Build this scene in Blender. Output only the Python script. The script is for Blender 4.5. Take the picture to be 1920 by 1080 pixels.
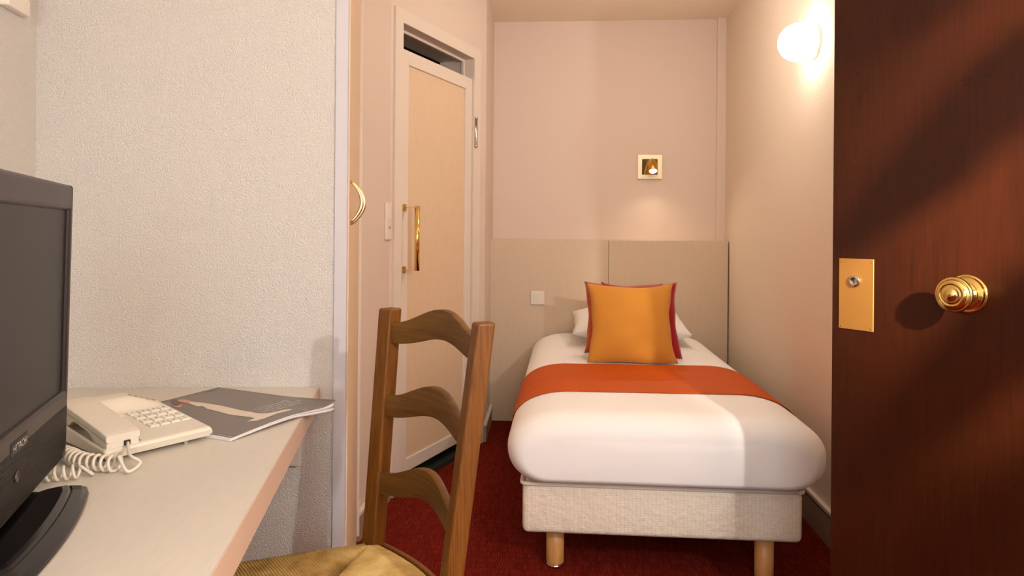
import bpy, bmesh, math, random
from mathutils import Vector, Matrix
random.seed(7)
C = bpy.context.scene.collection
S = bpy.context.scene
for o in list(bpy.data.objects): bpy.data.objects.remove(o)

# ------------------------------------------------------------------ camera, light, exposure
cd = bpy.data.cameras.new('camera'); cam = bpy.data.objects.new('camera', cd); C.objects.link(cam)
cd.sensor_fit = 'HORIZONTAL'; cd.sensor_width = 36.0; cd.lens = 1290/1920*36.0
cd.shift_x = 0.0; cd.shift_y = -100/1920; cd.clip_start = 0.02
cam.matrix_world = Matrix.Translation((0, 0, 1.125)) @ Matrix.Rotation(math.radians(90), 4, 'X') @ Matrix.Rotation(math.radians(0.46), 4, 'Z')
S.camera = cam
S.view_settings.view_transform = 'Standard'; S.view_settings.look = 'None'
S.view_settings.exposure = 0.04; S.view_settings.gamma = 1.0; S.view_settings.use_curve_mapping = False

w = bpy.data.worlds.new('world'); S.world = w; w.use_nodes = True
w.node_tree.nodes['Background'].inputs[0].default_value = (0.97, 0.97, 1.0, 1)
w.node_tree.nodes['Background'].inputs[1].default_value = 0.27

def light(name, kind, loc, energy, col, size=0.1, target=None, **kw):
    d = bpy.data.lights.new(name, kind); d.energy = energy; d.color = col
    if kind == 'AREA':
        d.shape = 'RECTANGLE'; d.size = size if not isinstance(size, tuple) else size[0]
        d.size_y = size if not isinstance(size, tuple) else size[1]
    else: d.shadow_soft_size = size
    for k, v in kw.items(): setattr(d, k, v)
    o = bpy.data.objects.new(name, d); C.objects.link(o); o.location = loc
    if target is not None:
        o.rotation_euler = (Vector(target)-Vector(loc)).to_track_quat('-Z', 'Y').to_euler()
    return o
KEY = (0.94, 0.00, 1.58)
light('hall_lamp', 'POINT', KEY, 64, (1.0, 0.965, 0.93), 0.028)                                     # lamp in the doorway behind the viewer
light('door_contrast_spot', 'SPOT', KEY, 420, (1.0, 0.90, 0.78), 0.028, (1.38, 1.20, 1.24), spot_size=math.radians(57), spot_blend=.5)   # added spot at the hall lamp's place, strengthens the shadow bands on the brown door
light('window_daylight', 'AREA', (0.05, -1.4, 1.45), 28, (0.90, 0.955, 1.0), (0.9, 1.2), (0.0, 2.0, 1.0))   # daylight from the window behind the viewer
light('sleeping_corner_fill', 'POINT', (0.58, 2.95, 2.05), 10, (1.0, 0.95, 0.86), 0.09)                    # added fill light without a fitting, brightens the sleeping corner

# ------------------------------------------------------------------ helpers
def lin(c):
    return tuple(((v/255)/12.92 if v/255 <= .04045 else ((v/255+.055)/1.055)**2.4) for v in c) + (1.0,)
def obj(name, bm, m=None, parent=None, smooth=False, kind=None, label=None, norm=True):
    if norm: bmesh.ops.recalc_face_normals(bm, faces=bm.faces)
    me = bpy.data.meshes.new(name); bm.to_mesh(me); bm.free()
    if smooth:
        for p in me.polygons: p.use_smooth = True
    o = bpy.data.objects.new(name, me); C.objects.link(o)
    if m: me.materials.append(m)
    if parent: o.parent = parent
    if kind: o['kind'] = kind
    if label: o['label'] = label
    return o
def frame(loc, xdir):
    "matrix at loc with local X along the horizontal direction xdir, Z up"
    a = math.atan2(xdir[1], xdir[0])
    return Matrix.Translation(loc) @ Matrix.Rotation(a, 4, 'Z')
def thing(name, label, cat, mat=None, group=None):
    o = bpy.data.objects.new(name, None); C.objects.link(o); o.empty_display_size = .05
    if mat is not None: o.matrix_world = mat
    o['label'] = label; o['category'] = cat
    if group: o['group'] = group
    return o
def tag(o, label, cat, group=None):
    o['label'] = label; o['category'] = cat
    if group: o['group'] = group
    return o
def struct(name, bm, m, smooth=False): return obj(name, bm, m, None, smooth, 'structure')
def box(bm, lo, hi, M=None):
    x0, y0, z0 = lo; x1, y1, z1 = hi
    vs = [bm.verts.new(v) for v in [(x0,y0,z0),(x1,y0,z0),(x1,y1,z0),(x0,y1,z0),(x0,y0,z1),(x1,y0,z1),(x1,y1,z1),(x0,y1,z1)]]
    if M is not None:
        for v in vs: v.co = M @ v.co
    fs = [bm.faces.new([vs[i] for i in f]) for f in [(0,3,2,1),(4,5,6,7),(0,1,5,4),(1,2,6,5),(2,3,7,6),(3,0,4,7)]]
    return vs, fs
def boxb(lo, hi, r=0.002, seg=2, M=None):
    bm = bmesh.new(); box(bm, lo, hi)
    bmesh.ops.bevel(bm, geom=list(bm.edges), offset=r, segments=seg, profile=.5, affect='EDGES')
    if M is not None: bmesh.ops.transform(bm, matrix=M, verts=bm.verts)
    return bm
def merge(*bms):
    out = bmesh.new()
    for b in bms:
        me = bpy.data.meshes.new('tmp'); b.to_mesh(me); b.free(); out.from_mesh(me); bpy.data.meshes.remove(me)
    return out
def lathe(prof, n=48, M=None):
    bm = bmesh.new(); rings = []
    for r, h in prof:
        if r < 1e-6: rings.append([bm.verts.new((0, 0, h))])
        else: rings.append([bm.verts.new((r*math.cos(2*math.pi*i/n), r*math.sin(2*math.pi*i/n), h)) for i in range(n)])
    for a, b in zip(rings, rings[1:]):
        if len(a) == 1 and len(b) == 1: continue
        for i in range(n):
            j = (i+1) % n
            if len(a) == 1: bm.faces.new((a[0], b[i], b[j]))
            elif len(b) == 1: bm.faces.new((a[i], a[j], b[0]))
            else: bm.faces.new((a[i], a[j], b[j], b[i]))
    if len(rings[0]) > 1: bm.faces.new(rings[0])
    if len(rings[-1]) > 1: bm.faces.new(rings[-1])
    if M is not None: bmesh.ops.transform(bm, matrix=M, verts=bm.verts)
    return bm
def tube(bm, pts, r, n=8, flat=1.0, rad=None):
    "swept tube with parallel transported frame"
    pts = [Vector(p) for p in pts]; rings = []
    t = (pts[1]-pts[0]).normalized(); up = Vector((0,0,1)) if abs(t.z) < .9 else Vector((1,0,0))
    nrm = (up - t*up.dot(t)).normalized()
    for i, p in enumerate(pts):
        t = (pts[min(i+1, len(pts)-1)]-pts[max(i-1, 0)]).normalized()
        nrm = (nrm - t*nrm.dot(t)).normalized(); b = t.cross(nrm)
        rr = rad[i] if rad else r
        rings.append([bm.verts.new(p + nrm*rr*math.cos(2*math.pi*k/n) + b*rr*flat*math.sin(2*math.pi*k/n)) for k in range(n)])
    for a, b in zip(rings, rings[1:]):
        for k in range(n): bm.faces.new((a[k], a[(k+1)%n], b[(k+1)%n], b[k]))
    bm.faces.new(rings[0]); bm.faces.new(list(reversed(rings[-1])))
def prism(poly, z0, z1, M=None):
    bm = bmesh.new()
    lo = [bm.verts.new((x, y, z0)) for x, y in poly]; hi = [bm.verts.new((x, y, z1)) for x, y in poly]
    bm.faces.new(list(reversed(lo))); bm.faces.new(hi); n = len(poly)
    for i in range(n): bm.faces.new((lo[i], lo[(i+1)%n], hi[(i+1)%n], hi[i]))
    if M is not None: bmesh.ops.transform(bm, matrix=M, verts=bm.verts)
    return bm
def bev(bm, r, seg=2, ang=30):
    bmesh.ops.recalc_face_normals(bm, faces=bm.faces)
    es = [e for e in bm.edges if len(e.link_faces) == 2 and e.calc_face_angle(0) > math.radians(ang)]
    bmesh.ops.bevel(bm, geom=es, offset=r, segments=seg, profile=.5, affect='EDGES', clamp_overlap=True)
    return bm
def text_bm(s, size, depth, M, align='CENTER'):
    cu = bpy.data.curves.new('t', 'FONT'); cu.body = s; cu.size = size; cu.extrude = depth; cu.align_x = align; cu.align_y = 'CENTER'
    cu.resolution_u = 3
    o = bpy.data.objects.new('t', cu); me = bpy.data.meshes.new_from_object(o)
    bm = bmesh.new(); bm.from_mesh(me); bmesh.ops.transform(bm, matrix=M, verts=bm.verts)
    bpy.data.objects.remove(o); bpy.data.curves.remove(cu); bpy.data.meshes.remove(me)
    return bm

# ------------------------------------------------------------------ materials
def mat(name, col, rough=.6, metal=0.0, spec=.5, **kw):
    m = bpy.data.materials.new(name); m.use_nodes = True; b = m.node_tree.nodes['Principled BSDF']
    b.inputs['Base Color'].default_value = lin(col); b.inputs['Roughness'].default_value = rough
    b.inputs['Metallic'].default_value = metal; b.inputs['Specular IOR Level'].default_value = spec
    for k, v in kw.items(): b.inputs[k.replace('_', ' ')].default_value = v
    return m
def nodes(m): return m.node_tree.nodes, m.node_tree.links, m.node_tree.nodes['Principled BSDF']
def coords(m, scale=(1,1,1), rot=(0,0,0), kind='Object'):
    N, L, b = nodes(m); tc = N.new('ShaderNodeTexCoord'); mp = N.new('ShaderNodeMapping')
    mp.inputs['Scale'].default_value = scale; mp.inputs['Rotation'].default_value = rot
    L.new(tc.outputs[kind], mp.inputs[0]); return mp.outputs[0]
def noise(m, vec, scale, detail=3, rough=.5, dist=0):
    N, L, b = nodes(m); n = N.new('ShaderNodeTexNoise'); n.inputs['Scale'].default_value = scale
    n.inputs['Detail'].default_value = detail; n.inputs['Roughness'].default_value = rough; n.inputs['Distortion'].default_value = dist
    L.new(vec, n.inputs['Vector']); return n.outputs['Fac']
def ramp(m, fac, stops, link='Base Color'):
    N, L, b = nodes(m); r = N.new('ShaderNodeValToRGB'); e = r.color_ramp.elements
    while len(e) < len(stops): e.new(.5)
    for i, (p, c) in enumerate(stops): e[i].position = p; e[i].color = lin(c)
    L.new(fac, r.inputs[0])
    if link: L.new(r.outputs[0], b.inputs[link])
    return r.outputs[0]
def bump(m, fac, strength, dist):
    N, L, b = nodes(m); n = N.new('ShaderNodeBump'); n.inputs['Strength'].default_value = strength; n.inputs['Distance'].default_value = dist
    L.new(fac, n.inputs['Height'])
    if b.inputs['Normal'].is_linked: L.new(b.inputs['Normal'].links[0].from_socket, n.inputs['Normal'])
    L.new(n.outputs[0], b.inputs['Normal'])
def stucco(name, col, sc, st, d, rough=.75):
    m = mat(name, col, rough, spec=.35); v = coords(m); bump(m, noise(m, v, sc, 3, .55, .6), st, d); return m
def wood(name, stops, axis='Z', scale=9, stretch=14, rough=.4, spec=.5, bst=.15, **kw):
    m = mat(name, stops[0][1], rough, spec=spec, **kw)
    s = [2.0, 2.0, stretch] if axis == 'H' else [1.0 if a == axis else stretch for a in 'XYZ']
    v = coords(m, tuple(s)); f = noise(m, v, scale, 6, .62, .25); ramp(m, f, stops); bump(m, f, bst, .001); return m

M_STUCCO = stucco('textured_plaster', (226, 219, 210), 290, 1.0, .0055)
M_WALL = stucco('peach_wall', (220, 201, 185), 260, .35, .0015)
M_WALLR = stucco('peach_grained_wall', (230, 210, 190), 230, .6, .0025)
M_BACK = mat('smooth_wall', (228, 206, 190), .7, spec=.3)
M_CEIL = mat('ceiling_paint', (240, 222, 202), .8, spec=.2)
M_PAINT = mat('cream_gloss_paint', (224, 209, 194), .38)
M_WHITEP = mat('white_paint', (200, 194, 196), .45)
M_LAM = wood('pale_laminate', [(.3, (214, 184, 150)), (.55, (222, 194, 162)), (.8, (208, 176, 140))], 'Z', 7, 30, .5, .4, .03)
M_HEAD = wood('headboard_laminate', [(.3, (206, 182, 154)), (.55, (216, 193, 166)), (.8, (198, 172, 142))], 'Z', 8, 45, .5, .4, .03)
M_BASEB = mat('taupe_skirting', (158, 134, 112), .55)
M_DESK = wood('desk_laminate', [(.32, (202, 194, 180)), (.55, (206, 198, 185)), (.76, (200, 191, 176))], 'Y', 12, 5, .33, .5, .01)
M_EDGE = mat('desk_edging', (208, 178, 156), .5)
M_BRASS = mat('polished_brass', (232, 198, 118), .10, 1.0)
M_BRASSB = mat('brushed_brass', (206, 164, 84), .34, 1.0)
M_LOCKP = mat('aged_brass_plate', (214, 156, 78), .42, .62)
M_BRASSP = mat('pale_brass', (230, 206, 156), .28, 1.0)
M_PLATE = mat('champagne_metal', (232, 212, 172), .38, .55)
M_NICK = mat('satin_nickel', (190, 180, 170), .25, 1.0)
M_CHROME = mat('chrome', (215, 210, 205), .12, 1.0)
M_DARK = mat('dark_gap', (30, 22, 16), .9)
M_WPLAST = mat('white_plastic', (232, 220, 204), .35)
M_PHONE = mat('ivory_plastic', (214, 205, 188), .38)
M_PHONE2 = mat('ivory_key', (222, 215, 200), .32)
M_INK = mat('black_ink', (38, 34, 32), .6)
M_GREY = mat('grey_print', (150, 140, 122), .5)
M_TV = mat('black_gloss_bezel', (48, 40, 36), .36, spec=.34)
M_GRILLE = mat('black_grille', (34, 29, 26), .5, spec=.3)
M_TVB = mat('black_gloss_base', (12, 10, 10), .16, spec=.38)
M_SCREEN = mat('lcd_screen', (22, 18, 16), .36, spec=.28)
M_BUTTON = mat('dim_metal', (104, 96, 90), .35, .7)
M_COVER = mat('magazine_cover', (112, 102, 96), .35)
M_PAGES = mat('magazine_pages', (226, 218, 214), .6)
M_TEXT = mat('white_print', (250, 248, 246), .5)
M_GOWN = mat('printed_cream_gown', (216, 202, 182), .4)
M_SKIN = mat('printed_skin', (196, 140, 108), .4)
M_HAIRP = mat('printed_hair', (104, 74, 56), .4)
M_SILV = mat('silver_print', (200, 190, 178), .3)
M_GREEN = mat('dark_green_sill', (38, 42, 36), .6)
M_BATH = mat('bathroom_tile', (120, 108, 84), .5)

M_OAK = wood('worn_oak', [(.30, (84, 46, 8)), (.5, (110, 64, 13)), (.70, (124, 76, 20))], 'Z', 5, 60, .45, .35, .25)
M_OAKH = wood('worn_oak_slat', [(.30, (84, 54, 20)), (.5, (104, 68, 25)), (.70, (114, 77, 32))], 'H', 5, 34, .5, .3, .2)
M_BEECH = wood('beech', [(.3, (226, 170, 104)), (.7, (208, 148, 84))], 'Z', 8, 10, .4, .5, .03)

def rush():
    m = mat('straw_rush', (196, 160, 92), .7, spec=.25); v = coords(m); f = noise(m, v, 24, 3, .5)
    ramp(m, f, [(.3, (160, 126, 64)), (.5, (190, 156, 92)), (.7, (206, 176, 112))]); return m
M_RUSH = rush()
def mahog():
    m = mat('mahogany', (80, 30, 14), .30, spec=.25, Coat_Weight=.06, Coat_Roughness=.18)
    v = coords(m, (30, 30, 1.0)); f = noise(m, v, 6, 8, .65, .4)
    ramp(m, f, [(.3, (50, 19, 6)), (.5, (60, 24, 8)), (.72, (68, 28, 10))])
    v2 = coords(m, (40, 40, 4)); g = noise(m, v2, 18, 4, .6); bump(m, g, .06, .0008)
    N, L, b = nodes(m); v3 = coords(m); r = noise(m, v3, 5, 4, .6)
    mr = N.new('ShaderNodeMapRange'); mr.inputs['To Min'].default_value = .2; mr.inputs['To Max'].default_value = .42
    L.new(r, mr.inputs['Value']); L.new(mr.outputs[0], b.inputs['Roughness']); return m
M_MAHOG = mahog()
def carpet():
    m = mat('red_carpet', (130, 24, 12), .95, spec=.1)
    N, L, b = nodes(m)
    v = coords(m, (1, 1, 1), (0, 0, math.radians(4)))
    br = N.new('ShaderNodeTexBrick'); br.inputs['Scale'].default_value = 1.0
    br.inputs['Brick Width'].default_value = .0088; br.inputs['Row Height'].default_value = .040; br.inputs['Mortar Size'].default_value = .0013
    br.inputs['Mortar Smooth'].default_value = .6; br.offset = .37
    br.inputs['Color1'].default_value = lin((150, 44, 24)); br.inputs['Color2'].default_value = lin((124, 31, 16)); br.inputs['Mortar'].default_value = lin((88, 13, 8))
    nz = N.new('ShaderNodeTexNoise'); nz.inputs['Scale'].default_value = 70; L.new(v, nz.inputs['Vector'])
    mx = N.new('ShaderNodeVectorMath'); mx.operation = 'MULTIPLY_ADD'; mx.inputs[1].default_value = (.011, .020, 0)
    L.new(nz.outputs['Color'], mx.inputs[0]); L.new(v, mx.inputs[2]); L.new(mx.outputs[0], br.inputs['Vector'])
    f = noise(m, v, 420, 2, .6); mix = N.new('ShaderNodeMix'); mix.data_type = 'RGBA'; mix.blend_type = 'MULTIPLY'; mix.inputs[0].default_value = .7
    r = ramp(m, f, [(.3, (150, 140, 140)), (.7, (255, 255, 255))], None)
    L.new(br.outputs['Color'], mix.inputs[6]); L.new(r, mix.inputs[7]); L.new(mix.outputs[2], b.inputs['Base Color'])
    bump(m, f, .8, .003); bump(m, br.outputs['Fac'], -.5, .003); return m
M_CARPET = carpet()
def quilt():
    m = mat('knitted_ticking', (246, 234, 214), .8, spec=.2)
    N, L, b = nodes(m); v = coords(m)
    sp = N.new('ShaderNodeSeparateXYZ'); L.new(v, sp.inputs[0]); cb = N.new('ShaderNodeCombineXYZ')
    ad = N.new('ShaderNodeMath'); ad.operation = 'ADD'; L.new(sp.outputs[0], ad.inputs[0]); L.new(sp.outputs[1], ad.inputs[1])
    L.new(ad.outputs[0], cb.inputs[0]); L.new(sp.outputs[2], cb.inputs[1])
    br = N.new('ShaderNodeTexBrick'); br.inputs['Scale'].default_value = 1; br.inputs['Brick Width'].default_value = .0125; br.inputs['Row Height'].default_value = .0078
    br.inputs['Mortar Size'].default_value = .0016; br.inputs['Mortar Smooth'].default_value = 1.0; br.offset = 0.0
    br.inputs['Color1'].default_value = lin((248, 236, 218)); br.inputs['Color2'].default_value = lin((240, 226, 206)); br.inputs['Mortar'].default_value = lin((232, 216, 194))
    nz = N.new('ShaderNodeTexNoise'); nz.inputs['Scale'].default_value = 30; L.new(cb.outputs[0], nz.inputs['Vector'])
    mx = N.new('ShaderNodeVectorMath'); mx.operation = 'MULTIPLY_ADD'; mx.inputs[1].default_value = (.005, .003, 0)
    L.new(nz.outputs['Color'], mx.inputs[0]); L.new(cb.outputs[0], mx.inputs[2]); L.new(mx.outputs[0], br.inputs['Vector'])
    L.new(br.outputs['Color'], b.inputs['Base Color']); bump(m, br.outputs['Fac'], -1.0, .004); bump(m, noise(m, cb.outputs[0], 40, 2), .6, .008); return m
M_QUILT = quilt()
def fabric(name, col, sc=900, rough=.8, sheen=.3, bst=.15):
    m = mat(name, col, rough, spec=.2, Sheen_Weight=sheen); v = coords(m)
    bump(m, noise(m, v, sc, 2), bst, .0006); bump(m, noise(m, v, 9, 3, .5, .3), .35, .006); return m
M_SHEET = fabric('white_sheet', (250, 246, 243), 700, .8, .1, .08)
M_PILLOW = fabric('white_pillowcase', (244, 238, 232), 700, .8, .1, .08)
M_ORANGE = fabric('orange_satin', (196, 82, 8), 900, .6, .0, .1)
M_YELLOW = fabric('yellow_cotton', (208, 140, 54), 800, .85, .1)
M_RED = fabric('crimson_cotton', (160, 12, 20), 800)
M_RUST = fabric('rust_cotton', (180, 74, 20), 800)
M_PIPE = fabric('cream_piping', (236, 222, 202), 900)
def emis(name, col, st):
    m = mat(name, (255, 250, 240), .3); b = m.node_tree.nodes['Principled BSDF']
    b.inputs['Emission Color'].default_value = col; b.inputs['Emission Strength'].default_value = st; return m
M_GLOBE = emis('lit_opal_glass', (1, .93, .80, 1), 16)
M_LED = emis('lit_led', (1, .9, .66, 1), 14)

# ------------------------------------------------------------------ room shell
A = Vector((.0698, .9976)); B = Vector((.9976, -.0698)); CZ = 2.446
BL, BR = Vector((-.120, 4.281)), Vector((1.289, 4.183))
def wall(name, p0, p1, z0, z1, th, m):
    "slab from p0 to p1, thickness th to the left of the direction"
    p0, p1 = Vector(p0), Vector(p1); d = (p1-p0); M = frame((p0.x, p0.y, 0), d)
    bm = bmesh.new(); box(bm, (0, 0, z0), (d.length, th, z1), M); return struct(name, bm, m)
wall('wall_back', BL-B*.1, BR+B*.1, 0, CZ, .10, M_BACK)
RN = BR - A*2.46
wall('wall_right', BR, RN, 0, CZ, .10, M_WALLR)
SC = Vector((-1.163, 1.678)); SN = Vector((-1.163+.17*3.2, 1.678-3.2))
wall('wall_entry', (1.25, 1.75), (1.25, -1.5), 0, CZ, .10, M_WALL)
wall('wall_return', (1.125, 1.74), (1.36, 1.74), 0, CZ, .08, M_WALL)
wall('wall_left', SN, SC+Vector((-.017, .1)), 0, CZ, .10, M_STUCCO)
wall('wall_desk', SC, (-.4437, 1.727), 0, CZ, .08, M_STUCCO)
bm = bmesh.new(); box(bm, (-.4440, 1.722, 0), (-.4140, 1.7365, CZ)); struct('trim_1', bm, M_WHITEP)
A0, A1 = Vector((-.562, 2.512)), Vector((-.519, 2.913))
wall('wall_switch', A0, A1, 0, CZ, .08, M_WALL)
D0 = Vector((-.4855, 2.986)); DD = Vector((.416, .909)).normalized(); DW = .662; DT = 2.04
MD = frame((D0.x, D0.y, 0), DD)         # local X along the wall, local Y into the bathroom
bm = bmesh.new(); box(bm, (-.08, 0, 0), (0, .20, CZ), MD); box(bm, (DW, 0, 0), (.815, .20, CZ), MD); box(bm, (0, 0, DT), (DW, .20, CZ), MD)
struct('wall_bathroom', bm, M_WALL)
wall('wall_corner', D0+DD*.807, BL, 0, CZ, .12, M_WALL)
bm = bmesh.new(); box(bm, (-1.9, -1.7, -.05), (1.8, 4.6, 0)); struct('floor', bm, M_CARPET)
bm = bmesh.new(); box(bm, (-1.9, -1.7, CZ), (1.8, 4.6, CZ+.05)); struct('ceiling', bm, M_CEIL)
# strip boxed in beside the right corner of the back wall
MB = frame((BL.x, BL.y, 0), B); LW = (BR-BL).length
bm = bmesh.new(); box(bm, (LW-.052, -.022, 0), (LW, 0, CZ), MB); struct('trim_2', bm, M_BACK)
# small bathroom behind the pale door
bm = bmesh.new(); box(bm, (-.3, 1.0, 0), (1.0, 1.05, CZ), MD); box(bm, (-.35, .2, 0), (-.3, 1.05, CZ), MD); box(bm, (1.0, .2, 0), (1.05, 1.05, CZ), MD)
struct('wall_bathroom_inner', bm, M_BATH)
# casing, stop lip and deep lining of the bathroom doorway
bm = bmesh.new(); cw = .058
box(bm, (-cw, -.010, 0), (0, .0, DT+cw), MD); box(bm, (DW, -.010, 0), (DW+cw+.012, 0, DT+cw), MD); box(bm, (0, -.010, DT), (DW, 0, DT+cw), MD)
struct('trim_3', bm, M_PAINT)
bm = bmesh.new()
box(bm, (0, .050, 0), (.012, .064, DT), MD); box(bm, (DW-.012, .050, 0), (DW, .064, DT), MD); box(bm, (.012, .050, DT-.012), (DW-.012, .064, DT), MD)
struct('trim_4', bm, M_PAINT)
bm = bmesh.new(); box(bm, (0, -.012, 0), (DW, .20, .022), MD); struct('trim_5', bm, M_GREEN)
# skirting
def skirting(name, p0, p1, h, m, cap=True):
    p0, p1 = Vector(p0), Vector(p1); M = frame((p0.x, p0.y, 0), p1-p0); L_ = (p1-p0).length
    bm = bmesh.new(); box(bm, (0, -.014, 0), (L_, 0, h-.012), M); o = struct(name, bm, m)
    if cap:
        bm = bmesh.new(); vs, _ = box(bm, (0, -.018, h-.012), (L_, 0, h), M)
        obj('skirting_cap', bm, M_PAINT, o)
    return o
skirting('baseboard_right', BR, BR-A*2.44, .132, M_BASEB)
skirting('baseboard_left', D0+DD*.815, BL+Vector((0, -.0)), .10, M_BASEB)
skirting('baseboard_switch', A0+(A1-A0)*.0, A1, .105, M_BASEB)

# ------------------------------------------------------------------ bathroom door (door_2) with glazed gap above
d2 = bpy.data.objects.new('door_2', None); C.objects.link(d2); d2.matrix_world = MD; d2['kind'] = 'structure'
lz, lt = .070, 1.934
obj('stile', boxb((.003, .002, lz), (.064, .038, lt), .003), M_PAINT, d2)
obj('stile', boxb((.595, .002, lz), (DW-.003, .038, lt), .003), M_PAINT, d2)
obj('rail', boxb((.0645, .002, lt-.062), (.5945, .038, lt), .003), M_PAINT, d2)
obj('rail', boxb((.0645, .002, lz), (.5945, .038, lz+.058), .003), M_PAINT, d2)
obj('door_panel', boxb((.0645, .012, lz+.058), (.5945, .030, lt-.062), .001), M_LAM, d2)
hb = lathe([(.0, 0), (.0115, 0), (.0115, .280), (.0, .280)], 32, Matrix.Translation((.032, -.066, .965)))
h = obj('pull_bar', hb, M_BRASS, d2, True, label='polished brass pull bar')
for z in (.967, 1.240):
    obj('bar_arm', boxb((.018, -.066, z-.0012), (.046, .001, z+.0012), .0004), M_BRASSP, h)
    obj('bar_mount', boxb((.020, -.003, z-.015), (.044, .002, z+.015), .001), M_BRASSB, h)
hg = lathe([(0, 0), (.009, .0), (.012, .004), (.012, .012), (.0105, .013), (.0105, .147), (.012, .148), (.012, .156), (.009, .160), (0, .160)], 32,
           Matrix.Translation((DW+.012, -.012, 1.578)))
obj('hinge', hg, M_NICK, d2, True, label='satin metal barrel hinge')

# ------------------------------------------------------------------ wardrobe door (door_3), seen almost edge on
P0, P1 = Vector((-.412, 1.738)), Vector((-.556, 2.50)); PD = (P1-P0).normalized(); PL = (P1-P0).length
M3 = frame((P0.x, P0.y, 0), PD)
d3 = bpy.data.objects.new('door_3', None); C.objects.link(d3); d3.matrix_world = M3; d3['kind'] = 'structure'
obj('door_panel', boxb((.0, 0, .012), (PL-.022, .028, CZ-.004), .002), M_LAM, d3)
bm = boxb((PL-.020, -.010, .03), (PL-.002, .028, CZ-.004), .004); obj('batten', bm, M_PAINT, d3)
# curved double-pronged pull handle
def arc(off, z0, z1, prot, n=20):
    pts = []
    for i in range(n+1):
        t = i/n; a = math.pi*t
        pts.append((off(t), -prot*math.sin(a)**.8 if 0 < i < n else .0, z0+(z1-z0)*t))
    return pts
bm = bmesh.new(); HZ = 1.210; hx = .064
r_ = [.0030+.0022*math.sin(math.pi*i/20) for i in range(21)]
tube(bm, arc(lambda t: hx+.006-.006*t, HZ-.062, HZ+.052, .036), .004, 10, 1, r_)
tube(bm, arc(lambda t: hx-.008+.008*t, HZ-.056, HZ+.050, .029), .004, 10, 1, r_)
obj('pull_handle', bm, M_BRASSP, d3, True, label='curved brass handle of two bowed rods')

# ------------------------------------------------------------------ mahogany entrance door (door_1), opened into the view
E = Vector((.768, 1.648)); HD = Vector((.5, -.866)).normalized()
M1 = frame((E.x, E.y, 0), HD)           # local X towards the hinge, local -Y faces the viewer?
d1 = bpy.data.objects.new('door_1', None); C.objects.link(d1); d1.matrix_world = M1; d1['kind'] = 'structure'
# with X towards the hinge the viewer's side is local -Y
obj('door_panel', boxb((0, 0, .012), (.830, .040, 2.04), .0015), M_MAHOG, d1)
pl = obj('lock_plate', boxb((.019, -.0024, .9107), (.105, .0002, 1.0756), .0008, 1), M_LOCKP, d1, label='rectangular brass lock plate')
ly = Matrix.Translation((.0599, -.0024, 1.0235)) @ Matrix.Rotation(math.radians(90), 4, 'X') @ Matrix.Scale(1.268, 4)
cy = obj('lock_cylinder', lathe([(.0108, 0), (.0108, .003), (.0098, .004), (.0088, .0038), (.0080, .0045), (.0068, .0045), (.0060, .0035), (0, .0035)], 32, ly), M_CHROME, pl, True, label='chrome lock cylinder')
obj('keyhole', boxb((.0589, -.0078, 1.0178), (.0609, -.0068, 1.0292), .0002, 1), M_INK, cy)
for sx, sz in ((.0254, .918), (.0990, .918), (.0254, 1.068), (.0990, 1.068)):
    obj('screw', lathe([(.0022, 0), (.0020, .0008), (0, .001)], 12, Matrix.Translation((sx, -.0022, sz)) @ Matrix.Rotation(math.radians(90), 4, 'X')), M_BRASSB, pl, True)
KM = Matrix.Translation((.3018, 0, 1.0134)) @ Matrix.Rotation(math.radians(90), 4, 'X') @ Matrix.Diagonal((1.23, 1.23, 1.09, 1))
obj('rose', lathe([(.0314, 0), (.0318, .002), (.0310, .004), (.0285, .005), (.0270, .0045), (.0250, .0050), (.0215, .0080), (.0190, .0090), (.0170, .0090), (.016, .012), (0, .012)], 64, KM), M_BRASS, d1, True)
kn = obj('door_knob', lathe([(.0125, .010), (.0135, .014), (.0125, .019), (.0120, .025), (.0145, .030), (.0200, .034), (.0262, .039), (.0285, .043), (.0288, .0465), (.0278, .0495), (.0260, .0505),
          (.0250, .0500), (.0245, .0520), (.0225, .0550), (.0190, .0572), (.0172, .0575), (.0165, .0562), (.0150, .0562), (.0140, .0578), (.0115, .0572), (.0095, .0578), (.0080, .0605), (.0050, .0630), (0, .0640)], 64, KM), M_BRASS, d1, True,
     label='turned round brass knob')

# ------------------------------------------------------------------ headboard
HBL = Vector((-.128, 4.146)); MH = frame((HBL.x, HBL.y, 0), B); HBW = 1.404
hb_ = thing('headboard', 'pale wood laminate headboard panelling across the back wall behind the bed', 'headboard', MH)
HT = 1.097; mid = .706
obj('panel', boxb((0, 0, .004), (mid-.001, .022, HT), .0008, 1), M_HEAD, hb_)
obj('panel', boxb((mid+.001, 0, .004), (HBW, .022, HT), .0008, 1), M_HEAD, hb_)
obj('top_shelf', boxb((0, .0225, HT-.018), (HBW-.004, .132, HT), .0008, 1), M_HEAD, hb_)
bm = bmesh.new(); box(bm, (0, .0225, .004), (.018, .130, HT-.019)); obj('side_panel', bm, M_HEAD, hb_)
bm = bmesh.new(); box(bm, (HBW-.022, .0225, .004), (HBW-.004, .130, HT-.019)); obj('side_panel', bm, M_HEAD, hb_)

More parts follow.
